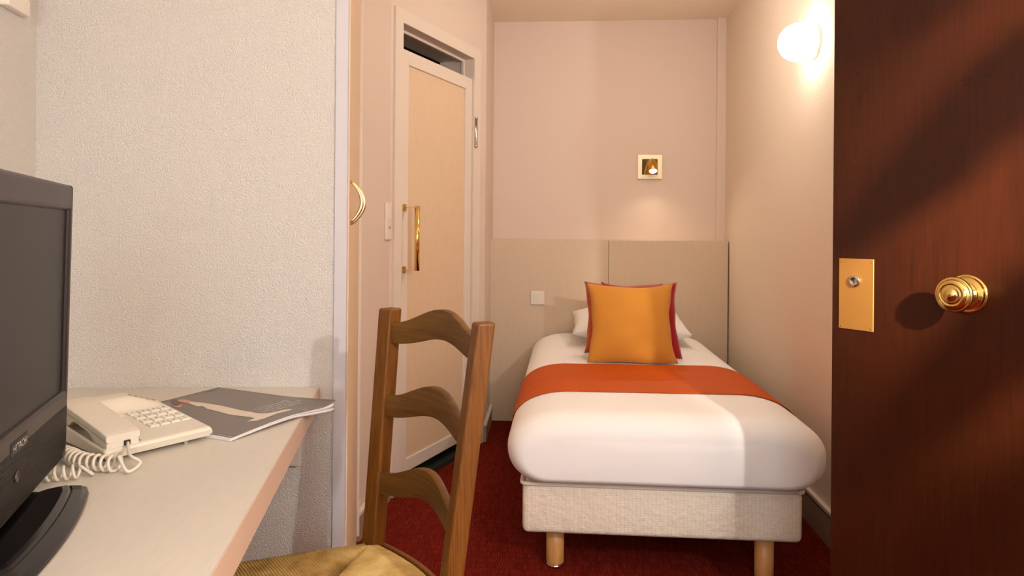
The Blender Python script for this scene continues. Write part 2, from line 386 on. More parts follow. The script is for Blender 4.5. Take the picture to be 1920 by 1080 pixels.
def switch(name, label, M, w_, h_, rockers, parts=True):
    t = thing(name, label, 'switch', M)
    obj('cover_plate', boxb((-w_/2, -.010, -h_/2), (w_/2, 0, h_/2), .0035, 3), M_WPLAST, t)
    for (x0, z0, x1, z1) in rockers:
        obj('rocker', boxb((x0, -.0125, z0), (x1, -.0095, z1), .0012, 2), M_WPLAST, t)
    return t
swx = 1009; Zs = 4.135; sx = (swx-960)/1290*Zs
lx = (Vector((sx, Zs))-HBL).dot(B)
Msw = MH @ Matrix.Translation((lx, -.0006, 1.125-(558-440.4)*Zs/1290))
switch('light_switch', 'square white light switch with two rockers on the headboard', Msw, .083, .083, [(-.024, -.022, -.0006, .026), (.0006, -.022, .024, .026)])
wa = (A1-A0).normalized(); q = Vector((-.5225, 2.879))
Mq = frame((q.x, q.y, 1.177), wa) @ Matrix.Translation((0, 0.0, 0))
qo = (q-A0); perp = Vector((-wa.y, wa.x)); q2 = A0 + wa*qo.dot(wa); Mq = frame((q2.x, q2.y, 1.177), wa)
t = switch('light_switch', 'tall white double switch plate on the wall between wardrobe and bathroom door', Mq, .078, .156, [(-.022, .008, .022, .060)])
lk = obj('key_switch', lathe([(.006, 0), (.006, .003), (0, .003)], 20, Matrix.Translation((0, -.0098, -.026)) @ Matrix.Rotation(math.radians(90), 4, 'X')), M_NICK, t, True)

# reading lamp on the back wall
lz_ = 4.281-.07*((1217-960)/1290*4.2+.12); rx = (1217-960)/1290*lz_
lx = (Vector((rx, lz_))-BL).dot(B)
MR = MB @ Matrix.Translation((lx, 0, 1.125+(442.2-313.5)*lz_/1290))
rl = thing('reading_lamp', 'square brass reading lamp with a small lit spot above the bed', 'lamp', MR)
s_ = .073; i_ = .048
bm = bmesh.new()
for lo, hi in (((-s_, -.016, -s_), (-i_, 0, s_)), ((i_, -.016, -s_), (s_, 0, s_)), ((-i_, -.016, i_), (i_, 0, s_)), ((-i_, -.016, -s_), (i_, 0, -i_))): box(bm, lo, hi)
obj('plate_frame', bm, M_PLATE, rl)
bm = bmesh.new(); box(bm, (-i_, -.003, -i_), (i_, 0, i_)); obj('mirror_plate', bm, M_BRASS, rl)
bm = bmesh.new(); tube(bm, [(-.026, -.003, -.030), (-.026, -.018, -.020), (-.018, -.030, .010), (-.006, -.038, .036), (.003, -.042, .044)], .0035, 10); obj('swing_arm', bm, M_BRASS, rl, True)
HM = Matrix.Translation((.008, -.052, .044)) @ Matrix.Rotation(math.radians(-32), 4, 'X') @ Matrix.Rotation(math.radians(180), 4, 'X')
hd = obj('lamp_head', lathe([(0, 0), (.008, .001), (.014, .010), (.020, .024), (.025, .040), (.026, .060), (.026, .092), (.0235, .093), (.0235, .086), (0, .086)], 40, HM), M_BRASSB, rl, True)
obj('lit_lens', lathe([(0, .0865), (.0225, .0865), (.0215, .0925), (0, .095)], 32, HM), M_LED, hd, True, label='glowing round lens')
lp = MR @ HM @ Vector((0, 0, .10)); ld = (MR @ HM).to_3x3() @ Vector((0, 0, 1))
light('reading_spot', 'SPOT', lp, 6, (1.0, .84, .60), .02, tuple(lp+ld), spot_size=math.radians(150), spot_blend=.9)

# globe wall light
MS = frame((1.289-.07*(4.183-2.70)+.0015, 2.70, 1.89), Vector((-A.x, -A.y)))    # local -Y points into the room
gl = thing('wall_light', 'lit white glass globe light on the right-hand wall', 'lamp', MS)
RY = Matrix.Rotation(math.radians(90), 4, 'X')
obj('base_collar', lathe([(.066, 0), (.066, .010), (.060, .014), (0, .014)], 48, RY), M_WPLAST, gl, True)
prof = [(.052, .012)] + [(.074*math.sin(a), .070-.074*math.cos(a)) for a in [math.radians(x) for x in range(48, 181, 6)]]
prof[-1] = (0, prof[-1][1])
obj('glass_globe', lathe(prof, 48, RY), M_GLOBE, gl, True)

# thermostat on the left side wall
tz = (SC-SN).normalized(); tp = Vector((-1.163+.17*(1.678-1.560), 1.560))
MT = frame((tp.x, tp.y, 1.623), tz)
th = thing('thermostat', 'small cream wall box high in the corner above the television', 'thermostat', MT)
obj('housing', boxb((-.048, -.022, 0), (.044, 0, .105), .004, 3), M_WPLAST, th)
obj('display_window', boxb((.018, -.0235, .038), (.038, -.0215, .080), .0006, 1), M_GREY, th)

# ------------------------------------------------------------------ bed
F = Vector((.484, 2.205)); ang = math.radians(-4.3)
MBD = Matrix.Translation((F.x, F.y, 0)) @ Matrix.Rotation(ang, 4, 'Z')
BLN = 1.845
bed = thing('single_bed', 'single bed base in cream knitted ticking on beech legs', 'bed', MBD)
bm = boxb((-.445, 0, .153), (.445, BLN, .318), .020, 4)
obj('upholstered_box', bm, M_QUILT, bed, True)
bm = bmesh.new(); rr = .018
def rrect(x0, y0, x1, y1, r, z, n=6):
    pts = []
    for cx, cy, a0 in ((x1-r, y0+r, -90), (x1-r, y1-r, 0), (x0+r, y1-r, 90), (x0+r, y0+r, 180)):
        for k in range(n+1):
            a = math.radians(a0+90*k/n); pts.append((cx+r*math.cos(a), cy+r*math.sin(a), z))
    return pts
pp = rrect(-.4475, -.002, .4475, BLN, .02, .317); pp.append(pp[0]); tube(bm, pp, .0065, 8); obj('piping', bm, M_PIPE, bed, True)
for lx_, ly_ in ((-.338, .115), (.345, .075), (-.338, BLN-.12), (.345, BLN-.12)):
    lg = obj('leg', lathe([(0, .012), (.028, .012), (.0305, .016), (.0305, .1525), (0, .1525)], 40, Matrix.Translation((lx_, ly_, 0))), M_BEECH, bed, True)
    obj('foot_glide', lathe([(0, 0), (.027, 0), (.029, .004), (.029, .011), (0, .0115)], 40, Matrix.Translation((lx_, ly_, 0))), M_CHROME, lg, True, label='metal glide under the leg')

# mattress dressed with a tucked white sheet
YF = -.065; YB = BLN+.002; ZB, ZT = .326, .553
def cross(y, n=72, off=0.0):
    "closed cross-section of the dressed mattress at depth y, as points (x,z)"
    rf = .10; d = min(1.0, max(0.0, (y-YF)/rf)); s = math.sqrt(max(0, 1-(1-d)**2))
    db = min(1.0, max(0.0, (YB-y)/.05)); s2 = math.sqrt(max(0, 1-(1-db)**2))
    k = .072*(1-s)+.03*(1-s2)
    hw = .506-.9*k+off; zt = ZT-k*1.0+off+.004*math.sin(3*y+.5); zb = ZB+.45*k-(off if off < 0 else off*.0)
    rxt, rzt = max(.02, .215-k*.6), max(.02, (zt-zb)*.52); rxb, rzb = max(.02, .12-k*.4), max(.02, (zt-zb)*.46)
    pts = []
    m = n//4
    def corner(cx, cz, rx_, rz_, a0, e):
        for i in range(m):
            a = math.radians(a0+90*i/(m-1)); c, s3 = math.cos(a), math.sin(a)
            pts.append((cx+rx_*math.copysign(abs(c)**e, c), cz+rz_*math.copysign(abs(s3)**e, s3)))
    corner(hw-rxt, zt-rzt, rxt, rzt, 0, .92)
    corner(-hw+rxt, zt-rzt, rxt, rzt, 90, .92)
    corner(-hw+rxb, zb+rzb, rxb, rzb, 180, .95)
    corner(hw-rxb, zb+rzb, rxb, rzb, 270, .95)
    return [(x+.010, z) for x, z in pts]
bm = bmesh.new(); rings = []
ys = [YF+.10*(1-math.cos(math.radians(a))) for a in range(0, 91, 6)] + [YF+.10+(YB-.05-YF-.10)*i/40 for i in range(1, 41)] + [YB-.05+.05*math.sin(math.radians(a)) for a in range(15, 91, 15)]
for y in ys: rings.append([bm.verts.new((x, y, z)) for x, z in cross(y)])
for a, b in zip(rings, rings[1:]):
    n = len(a)
    for i in range(n): bm.faces.new((a[i], a[(i+1)%n], b[(i+1)%n], b[i]))
# end caps as inset fans
for ring, yy, sg in ((rings[0], YF, -1), (rings[-1], YB, 1)):
    prev = ring; cx = .010; cz = (ZB+ZT)/2+.0
    for f_ in (.85, .6, .3):
        cur = [bm.verts.new((cx+(v.co.x-cx)*f_, yy+sg*.006*(1-f_**2), cz+(v.co.z-cz)*f_)) for v in ring]
        for i in range(n): bm.faces.new((prev[i], prev[(i+1)%n], cur[(i+1)%n], cur[i]))
        prev = cur
    bm.faces.new(prev)
bmesh.ops.remove_doubles(bm, verts=bm.verts, dist=.0003)
ma = obj('mattress', bm, M_SHEET, None, True); ma.matrix_world = MBD
tag(ma, 'plump mattress tucked under a smooth white sheet on the bed base', 'mattress')
# bed runner
bm = bmesh.new(); Y0, Y1 = .275, .825; rows = []
full = cross(1.0, 72)
for j in range(31):
    y = Y0+(Y1-Y0)*j/30
    c = cross(y, 144, .0035)
    # from the lower left side over the top to the right side
    n = len(c); m = n//4
    seq = c[0:2*m] 
    left = c[2*m:2*m+int(m*.55)]
    right = list(reversed(c[3*m+int(m*.55):]))
    path = list(reversed(right))+seq+left
    wv = .0012*math.sin(j*.9)
    rows.append([bm.verts.new((x, y+.006*math.sin(x*5+j*0), z+wv*math.sin(9*x))) for x, z in path])
for a, b in zip(rows, rows[1:]):
    for i in range(len(a)-1): bm.faces.new((a[i], a[i+1], b[i+1], b[i]))
bmesh.ops.remove_doubles(bm, verts=bm.verts, dist=.0003)
bmesh.ops.recalc_face_normals(bm, faces=bm.faces)
ru = obj('bed_runner', bm, M_ORANGE, None, True); ru.matrix_world = MBD
sm = ru.modifiers.new('s', 'SOLIDIFY'); sm.thickness = .0025; sm.offset = 0
tag(ru, 'burnt orange satin runner laid across the white bed', 'bed runner')

def pillow(w_, h_, T, n=36, pinch=.055, wr=0.0, seed=0, seam=.0):
    bm = bmesh.new(); rnd = random.Random(seed); ph = [rnd.uniform(0, 6.28) for _ in range(8)]
    def P(i, j, s):
        u = -1+2*i/n; v = -1+2*j/n
        e = max(0, (1-abs(u)**2.6))*max(0, (1-abs(v)**2.6))
        x = u*w_/2*(1-pinch*(1-v*v)*abs(u)**1.5); z = v*h_/2*(1-pinch*(1 if v > 0 else .15)*(1-u*u)*abs(v)**1.5)
        t = T/2*e**.55
        t += wr*e**.4*(math.sin(7*u+5*v+ph[0])*.5+math.sin(11*v-4*u+ph[1])*.35+math.sin(15*u+ph[2])*.2)*s
        ed = 0.002*math.sin(5*u+ph[3])*abs(v)**6+.002*math.sin(8*v+ph[4])*abs(u)**6
        return (x+ed*abs(u)**6, s*t, z+ed*abs(v)**6)
    g = {}
    for s in (-1, 1):
        for i in range(n+1):
            for j in range(n+1):
                k = (i, j, s) if 0 < i < n and 0 < j < n else (i, j, 0)
                if k not in g: g[k] = bm.verts.new(P(i, j, s))
    for s in (-1, 1):
        q = lambda i, j: g[(i, j, s) if 0 < i < n and 0 < j < n else (i, j, 0)]
        for i in range(n):
            for j in range(n): bm.faces.new((q(i, j), q(i+1, j), q(i+1, j+1), q(i, j+1)))
    return bm
def place(o, M): o.matrix_world = M; return o
def lean(x, y, z, half, tilt, yaw=-4, roll=0):
    return Matrix.Translation((x, y, z)) @ Matrix.Rotation(math.radians(yaw), 4, 'Z') @ Matrix.Rotation(math.radians(-tilt), 4, 'X') @ Matrix.Translation((0, 0, half)) @ Matrix.Rotation(math.radians(roll), 4, 'Y')
pw = obj('pillow', pillow(.62, .48, .16, 36, .05, .004, 3), M_PILLOW, None, True)
place(pw, lean(.625, 3.54, .614, .24, 83, -4)); tag(pw, 'white pillow lying behind the coloured cushions at the headboard', 'pillow')
cz_ = .553
c1 = obj('cushion', pillow(.398, .378, .13, 40, .12, .0030, 11), M_YELLOW, None, True)
place(c1, lean(.540, 3.055, cz_+.008, .186, 24, -3, .6)); tag(c1, 'yellow-orange square cushion in front of the other two', 'cushion')
c2 = obj('cushion', pillow(.364, .372, .09, 36, .11, .0022, 12), M_RED, None, True)
place(c2, lean(.606, 3.175, cz_+.008, .184, 24, -4, -1)); tag(c2, 'crimson cushion sandwiched behind the yellow one', 'cushion')
c3 = obj('cushion', pillow(.392, .364, .09, 36, .10, .0022, 13), M_RUST, None, True)
place(c3, lean(.549, 3.292, cz_+.010, .177, 24, -3, .6)); tag(c3, 'rust orange cushion rearmost of the three, showing at the left edge', 'cushion')

# ------------------------------------------------------------------ desk
dk = thing('desk', 'pale built-in desk top with a sharp diagonal front edge', 'desk', Matrix.Translation((-.481, 1.7245, 0)))
DZ0, DZ1 = .692, .740
def dl(p): return (p[0]+.481, p[1]-1.7245)
poly = [dl((-.481, 1.7235)), dl((-1.160, 1.676)), dl((-.735, -.80)), dl((-.095, -.80))]
obj('desk_top', prism(poly, DZ0+.001, DZ1), M_DESK, dk)
e0, e1 = Vector(dl((-.481, 1.7235))), Vector(dl((-.095, -.80))); Me = frame((e0.x, e0.y, 0), e1-e0)
bm = bmesh.new(); box(bm, (0, .0002, DZ0), ((e1-e0).length, .0022, DZ1-.0003), Me); obj('edge_band', bm, M_EDGE, dk)
bm = bmesh.new(); box(bm, dl((-1.13, 1.660))+(.548,), dl((-.522, 1.676))+(DZ0,)); 
for v in bm.verts: v.co.y += .0688*(v.co.x+.04)+.044
obj('wall_batten', bm, M_DESK, dk)
obj('support_panel', boxb(dl((-.76, -.70))+(0.0,), dl((-.14, -.672))+(DZ0,), .001, 1), M_DESK, dk)

# ------------------------------------------------------------------ television
TD = Vector((-.342, .94)).normalized(); TR = Vector((-.7095, 1.10))
# local X along the screen from right edge towards the viewer, local -Y = screen side... X dir = -TD
MT_ = Matrix.Translation((TR.x, TR.y, 0)) @ Matrix.Rotation(math.atan2(-TD.y, -TD.x), 4, 'Z') 
# local +Y is then the screen side (towards the viewer); lean the top slightly forward
tv = thing('television', 'black flat-screen television standing on the desk at the left edge', 'television', MT_)
T0, T1, TW = .7655, 1.198, .54
ts = Matrix.Translation((0, 0, T0)) @ Matrix.Rotation(math.radians(-1.0), 4, 'X') @ Matrix.Translation((0, 0, -T0))
def tvo(name, bm, m, par=None, **k):
    bmesh.ops.transform(bm, matrix=ts, verts=bm.verts); return obj(name, bm, m, par or tv, **k)
bz0 = .0165; sb = .875; st_ = 1.157
bm = merge(boxb((0, -.040, T0), (TW, 0, sb), .006, 3), boxb((0, -.040, sb-.012), (bz0, 0, T1), .005, 3), boxb((TW-bz0, -.040, sb-.012), (TW, 0, T1), .005, 3), boxb((0, -.040, st_), (TW, 0, T1), .007, 3))
tvo('bezel', bm, M_TV)
tvo('screen', boxb((bz0-.003, -.030, sb-.004), (TW-bz0+.003, -.006, st_+.003), .0005, 1), M_SCREEN)
tvo('rear_housing', boxb((.03, -.115, T0+.03), (TW-.03, -.041, T1-.03), .02, 3), M_TV)
bm = bmesh.new()
for i in range(24):
    z = T0+.006+i*.0033; x0 = .008 if z > T0+.018 else .012+(T0+.018-z)*1.2
    box(bm, (x0, -.0005, z), (TW-x0, .0007, z+.0016))
tvo('speaker_grille', bm, M_GRILLE)
FM = lambda x, z: Matrix.Translation((x, .0015, z)) @ Matrix.Rotation(math.pi, 4, 'Z') @ Matrix.Rotation(math.radians(90), 4, 'X')
tvo('brand_badge', boxb((.206, -.0004, .843), (.268, .0010, .861), .0003, 1), M_INK)
tvo('brand_lettering', text_bm('HITACHI', .0135, .0003, FM(.237, .852)), M_CHROME, label='silver HITACHI lettering')
tvo('power_button', lathe([(.007, 0), (.007, .0015), (.0055, .002), (.0052, .0012), (0, .0012)], 32, Matrix.Translation((.246, .0008, .814)) @ Matrix.Rotation(math.radians(-90), 4, 'X')), M_BUTTON, smooth=True)
# stand: neck and curved gloss base
obj('neck', boxb((TW/2-.07, -.060, .755), (TW/2+.07, -.042, .84), .006, 3), M_TVB, tv)
def basepoly(k):
    "rounded bar in plan: gently bowed front edge, straight back"
    s0, s1, n0 = .102+k, .424-k, -.10+k; pts = []
    fr = lambda x: .0665-.50*(x-.262)**2-k
    for i in range(25):
        x = s0+.020+(s1-s0-.040)*i/24; pts.append((x, fr(x)))
    for i in range(1, 8):
        a = math.pi/2*i/8; pts.append((s1-.020+.020*math.sin(a), fr(s1-.02)-.030*(1-math.cos(a))))
    for i in range(0, 9):
        a = math.pi/2*i/8; pts.append((s1-.03*(1-math.cos(a)), n0+.03*(1-math.sin(a))))
    for i in range(0, 9):
        a = math.pi/2*i/8; pts.append((s0+.03*(1-math.sin(a)), n0+.03*(1-math.cos(a))))
    for i in range(0, 8):
        a = math.pi/2*i/8; pts.append((s0+.020*(1-math.sin(a)), fr(s0+.02)-.030*(1-math.sin(math.pi/2-a) if False else math.cos(a)*1.0)))
    return pts
bm = bmesh.new(); layers = []
for k, z in ((.002, .7405), (0, .7425), (.001, .746), (.008, .7515), (.019, .7565), (.021, .7560), (.024, .7590), (.030, .7600)):
    layers.append([bm.verts.new((x, y, z)) for x, y in basepoly(k)])
for a, b in zip(layers, layers[1:]):
    n = len(a)
    for i in range(n): bm.faces.new((a[i], a[(i+1)%n], b[(i+1)%n], b[i]))
bm.faces.new(layers[0]); bm.faces.new(layers[-1])
obj('stand_base', bm, M_TVB, tv, False)

# ------------------------------------------------------------------ telephone
U = Vector((.60, .80)); PO = Vector((-.666, 1.130)); MP = frame((PO.x, PO.y, .740), U)   # local X along the front, local Y to the back
ph = thing('telephone', 'ivory corded desk telephone with handset on the pale desk', 'telephone', MP)
PW, PDp = .187, .225
def topz(y, x=.15):      # wedge of the base, with a raised back carrying the earpiece end
    z = .024+.018*min(1.1, max(0, y/.2))
    k = min(1, max(0, (y-.165)/.022)); k = k*k*(3-2*k)
    h = 1.0 if x < .122 else max(0, 1-(x-.122)/.062)
    return z+k*h*.024
def rnd_edge(x, y):
    k = 0
    for d in (min(x, PW-x), min(y, PDp-y)):
        if d < .006: k += .006-math.sqrt(max(0, .006**2-(.006-d)**2))
    return k
bm = bmesh.new(); top, bot = [], []
xs = [0, .001, .003, .006]+[.006+(PW-.012)*i/24 for i in range(1, 24)]+[PW-.006, PW-.003, PW-.001, PW]
yy = [0, .001, .003, .006]+[.006+(PDp-.012)*i/36 for i in range(1, 36)]+[PDp-.006, PDp-.003, PDp-.001, PDp]
for y in yy: top.append([bm.verts.new((x, y, topz(y, x)-rnd_edge(x, y)*.9-(.009 if .004 < x < .060 and .012 < y < .160 else 0))) for x in xs])
for y in yy: bot.append([bm.verts.new((min(max(x, .005), PW-.005), min(max(y, .005), PDp-.01), .0070)) for x in xs])
for G in (top, bot):
    for a, b in zip(G, G[1:]):
        for i in range(len(a)-1): bm.faces.new((a[i], a[i+1], b[i+1], b[i]))
def side(a, b):
    for i in range(len(a)-1): bm.faces.new((a[i], a[i+1], b[i+1], b[i]))
side(top[0], bot[0]); side(top[-1], bot[-1]); side([r[0] for r in top], [r[0] for r in bot]); side([r[-1] for r in top], [r[-1] for r in bot])
bmesh.ops.remove_doubles(bm, verts=bm.verts, dist=.00005)
o = obj('telephone_base', bm, M_PHONE, ph, True)
em = o.modifiers.new('e', 'EDGE_SPLIT'); em.split_angle = math.radians(40)
for x, y in ((.02, .02), (.02, PDp-.03)):
    obj('rubber_foot', lathe([(.005, 0), (.005, .0069), (0, .0069)], 16, Matrix.Translation((x, y, 0))), M_GREY, ph)
obj('rubber_foot', lathe([(.004, 0), (.004, .0069), (0, .0069)], 16, Matrix.Translation((PW-.045, .012, 0))), M_GREY, ph)
# keypad: 4 rows by 4 columns, with printed characters
chars = ['1', '2', '3', 'R', '4', '5', '6', 'C', '7', '8', '9', 'M', '*', '0', '#', 'L']
def onbase(x, y, dz=0):
    sl = math.atan2(topz(y+.004)-topz(y-.004), .008)
    return Matrix.Translation((x, y, topz(y, .2)+dz)) @ Matrix.Rotation(math.atan(.09), 4, 'X')
for r in range(4):
    for c in range(4):
        x = .1115+c*.0196; y = .150-r*.0262
        k = obj('key', boxb((-.0084, -.0096, -.001), (.0084, .0096, .0026), .0010, 2, onbase(x, y)), M_PHONE2, ph)
        obj('key_character', text_bm(chars[r*4+c], .0085, .00008, onbase(x, y+.001, .0027)), M_INK, k)
for i in range(5):
    x = .128+i*.0112; zz = topz(.196, x)+.0006
    obj('memory_key', boxb((-.0042, -.0026, -.003), (.0042, .0026, .0016), .001, 2, Matrix.Translation((x, .196, zz)) @ Matrix.Rotation(.35, 4, 'Y')), M_GREY, ph, label='small grey memory key')
for i in range(3):
    obj('side_key', boxb((-.0030, -.0042, -.001), (.0030, .0042, .002), .001, 2, onbase(.076+i*.0042, .146-i*.0075)), M_GREY, ph, label='small grey key beside the handset')
obj('number_card', boxb((-.0135, -.0075, -.0005), (.0135, .0075, .0008), .0003, 1, onbase(.080, .158)), M_WPLAST, ph)
# handset of two shells, lying over the cradle on the left
def shell(lower):
    bm = bmesh.new(); rings = []; HN = 34
    for j in range(HN+1):
        t = j/HN; y = .004+.206*t
        zt = .047+.030*t**.9-.003*max(0, t-.8)/.2
        endk = min(1, t/.04, (1-t)/.05); e = .80+.20*math.sqrt(endk)
        sp_ = lambda a, b: (lambda q: q*q*(3-2*q))(min(1, max(0, (t-a)/(b-a))))
        deep = .031-.013*sp_(.20, .36)+.018*sp_(.62, .78)
        ins = .0012 if lower else 0.0
        zhi, zlo = (zt-.0128, zt-deep) if lower else (zt-(1-e)*.008, zt-.0125)
        x0, x1 = .003+ins, .0585-ins; w2 = (x1-x0)/2*(1-.03*(1-math.sqrt(endk))); xc = (x0+x1)/2; h2 = (zhi-zlo)/2; zc_ = (zhi+zlo)/2; sec = []
        for a in range(32):
            al = 2*math.pi*a/32; c, s_ = math.cos(al), math.sin(al); ex = .22
            yy_ = y+(ins if j == 0 else 0)
            sec.append((xc+w2*math.copysign(abs(c)**ex, c), yy_, zc_+h2*math.copysign(abs(s_)**ex, s_)))
        rings.append([bm.verts.new(v) for v in sec])
    for a, b in zip(rings, rings[1:]):
        for i in range(32): bm.faces.new((a[i], a[(i+1)%32], b[(i+1)%32], b[i]))
    bm.faces.new(rings[0]); bm.faces.new(rings[-1]); return bm
hs = obj('handset', shell(False), M_PHONE, ph, True); em = hs.modifiers.new('e', 'EDGE_SPLIT'); em.split_angle = math.radians(45)
o = obj('lower_shell', shell(True), M_PHONE, hs, True); em = o.modifiers.new('e', 'EDGE_SPLIT'); em.split_angle = math.radians(45)
obj('cord_socket', boxb((.032, .0025, .025), (.042, .0060, .033), .0005, 1), M_INK, hs)
# coiled cord
MPi = MP.inverted()
def L3(p): return MPi @ Vector(p)
def spline(pts, n):
    pts = [Vector(p) for p in pts]; out = []
    P = [pts[0]*2-pts[1]]+pts+[pts[-1]*2-pts[-2]]
    for i in range(1, len(P)-2):
        for k in range(n):
            t = k/n; a, b, c, d = P[i-1], P[i], P[i+1], P[i+2]
            out.append(.5*((2*b)+(-a+c)*t+(2*a-5*b+4*c-d)*t*t+(-a+3*b-3*c+d)*t**3))
    out.append(pts[-1]); return out
def coil(axis, r, pitch, turns0=0.0):
    ax = spline(axis, 60); out = []; s = 0.0
    prev = ax[0]
    for i, p in enumerate(ax):
        s += (p-prev).length; prev = p
        t = (ax[min(i+1, len(ax)-1)]-ax[max(i-1, 0)]).normalized(); up = Vector((0, 0, 1)); sd = t.cross(up).normalized(); u2 = sd.cross(t)
        a = turns0+2*math.pi*s/pitch; out.append(p+u2*r*math.cos(a)+sd*r*math.sin(a))
    return out
zc = .7540
hx_ = MP @ Vector((.037, .002, .029))
ax1 = [(-.625, 1.098, zc), (-.642, 1.100, zc), (-.662, 1.104, zc), (-.684, 1.110, zc), (-.706, 1.122, zc), (-.730, 1.140, zc), (-.765, 1.160, zc)]
c1_ = coil(ax1, .0112, .0128, 0.0)
lead = spline([tuple(hx_), (-.618, 1.118, .762), (-.598, 1.112, .752), (-.606, 1.090, .745), tuple(c1_[0])], 14)[:-1]
bm = bmesh.new(); tube(bm, [L3(p) for p in lead+c1_], .0026, 8); 
obj('coiled_cord', bm, M_PHONE, ph, True)
ax2 = [(-.668, 1.068, zc), (-.682, 1.062, zc), (-.700, 1.056, zc), (-.722, 1.052, zc), (-.745, 1.062, zc)]
bm = bmesh.new(); c2_ = coil([(x, y, .7525) for x, y, z in ax2], .0095, .0118, 1.0); lead2 = spline([(-.702, 1.128, .745), (-.668, 1.095, .743), (-.655, 1.078, .745), tuple(c2_[0])], 10)[:-1]
tube(bm, [L3(p) for p in lead2+c2_], .0024, 8); obj('coiled_cord', bm, M_PHONE, ph, True)

# ------------------------------------------------------------------ magazine
Wd = Vector((.91, -.415)).normalized(); Vd = Vector((.415, .91)).normalized(); MA = Vector((-.5133, 1.266))
MM = frame((MA.x, MA.y, .7402), Wd)     # local X to the right, local Y to the back; spine along the near side
mg = thing('magazine', 'grey fashion magazine with a woman in a cream gown, pages curling over the desk end', 'magazine', MM)
MX, MY = .353, .294
def msurf(x, y, lay):
    "x from -MX..0, y from 0..MY; layer 0..1 ; free edge fans and curls at the right end"
    r = max(0, (x+.14)/.14); q = y/MY
    z = .0066*lay
    wave = .004*math.sin(q*6.0+.4)*r*max(0, q-.12)
    over = max(0, (r-.35)/.65)*max(0, (q-.55)/.45)
    lift = r*.004*math.sin(q*3.1)*(1-.0*lay)+.004*lay*r*q
    curl = (max(0, q-.84)/.16)**2*(max(0, (x+.12)/.12))**1.5*.010*(lay**3)
    return max(z, z+wave*.4+lift+curl) - over*(.013-.006*lay)
def sheet(l0, l1, inset=0):
    bm = bmesh.new(); nx, ny = 26, 22; T, Bm = [], []
    for j in range(ny+1):
        y = inset+(MY-2*inset)*j/ny
        T.append([bm.verts.new((-MX+inset+(MX-2*inset)*i/nx, y, msurf(-MX+MX*i/nx, y, l1))) for i in range(nx+1)])
        Bm.append([bm.verts.new((-MX+inset+(MX-2*inset)*i/nx, y, msurf(-MX+MX*i/nx, y, l0))) for i in range(nx+1)])
    for G in (T, Bm):
        for a, b in zip(G, G[1:]):
            for i in range(nx): bm.faces.new((a[i], a[i+1], b[i+1], b[i]))
    def sd(a, b):
        for i in range(len(a)-1): bm.faces.new((a[i], a[i+1], b[i+1], b[i]))
    sd(T[0], Bm[0]); sd(T[-1], Bm[-1]); sd([r[0] for r in T], [r[0] for r in Bm]); sd([r[-1] for r in T], [r[-1] for r in Bm]); return bm
obj('back_cover', sheet(0, .06), M_COVER, mg, True); 
obj('pages', sheet(.07, .45, .001), M_PAGES, mg, True)
obj('pages', sheet(.50, .86, .001), M_PAGES, mg, True)
cv = obj('front_cover', sheet(.93, 1.0), M_COVER, mg, True)
def decal(name, poly, m, dz=.0004, par=cv, label=None):
    "flat printed shape following the cover"
    bm = bmesh.new(); vs = [bm.verts.new((x, y, 0)) for x, y in poly]; f = bm.faces.new(vs)
    bmesh.ops.triangulate(bm, faces=bm.faces)
    for _ in range(3): bmesh.ops.subdivide_edges(bm, edges=[e for e in bm.edges if e.calc_length() > .014], cuts=1); bmesh.ops.triangulate(bm, faces=bm.faces)
    for v in bm.verts: v.co.z = msurf(v.co.x, v.co.y, 1.0)+dz
    return obj(name, bm, m, par, label=label)
CAMP = Vector((0, 0, 1.125)); MMi = MM.inverted()
def px(x, y, z=.7475):   # measured place of a printed detail on the cover plane
    yy_ = y-440-(x-960)*.008; xx = x-960
    Zd = (1.125-z)*1290/yy_; v = MMi @ Vector((xx/1290*Zd, Zd, z)); return (v.x, v.y)
def pxs(l): return [px(*p) for p in l]
decal('printed_gown', pxs([(357,752),(372,754),(384,755),(396,757),(420,761),(445,767),(470,773),(486,777),(500,778),(515,776),(534,771),(546,769),(552,770),(538,775),(520,780),(500,788),(484,792),(466,793),(480,787),(470,784),(440,779),(410,771),(390,766),(383,761),(374,762),(362,758),(352,754)]), M_GOWN, .0005, label='woman in a long cream gown printed on the cover')
decal('printed_face', pxs([(335,750),(345,748.5),(357,750),(362,753),(356,756),(346,754.5),(337,753)]), M_SKIN, .0006)
decal('printed_hair', pxs([(322,750),(330,748),(338,749),(336,753),(344,756),(340,760),(330,760),(324,755)]), M_HAIRP, .0005)
decal('printed_sleeve', pxs([(326,761),(335,761),(343,758),(345,759),(340,764),(334,764)]), M_SKIN, .0006)
def ctext(s, x, y, size, par=cv):
    # text runs from front to back along the short side
    bm = text_bm(s, size, .0001, Matrix.Rotation(math.radians(90), 4, 'Z')); 
    for v in bm.verts: v.co.x += x; v.co.y += y; v.co.z = msurf(min(0, v.co.x), min(MY, max(0, v.co.y)), 1.0)+.0007
    return obj('cover_text', bm, M_TEXT, par, label='white lines of cover text')
tx = px(525, 762)
for i, s in enumerate(['Summer made', 'I will do it all', 'Luxurious fashion', 'in fine fabrics']):
    ctext(s, tx[0]-.020+i*.014, tx[1], .0165)
t2 = px(578, 771); ctext('fold', t2[0]-.004, t2[1], .009)
t3 = px(405, 731); ctext('fashion', t3[0], t3[1]-.01, .010)
sp = obj('spine', boxb((-MX, -.0022, 0), (0, -.0002, .0066), .0005, 1), M_PAGES, mg)
bm = bmesh.new(); box(bm, (-MX+.002, .0035, .0071), (-.002, .0045, .0074)); obj('spine_crease', bm, M_SILV, cv)

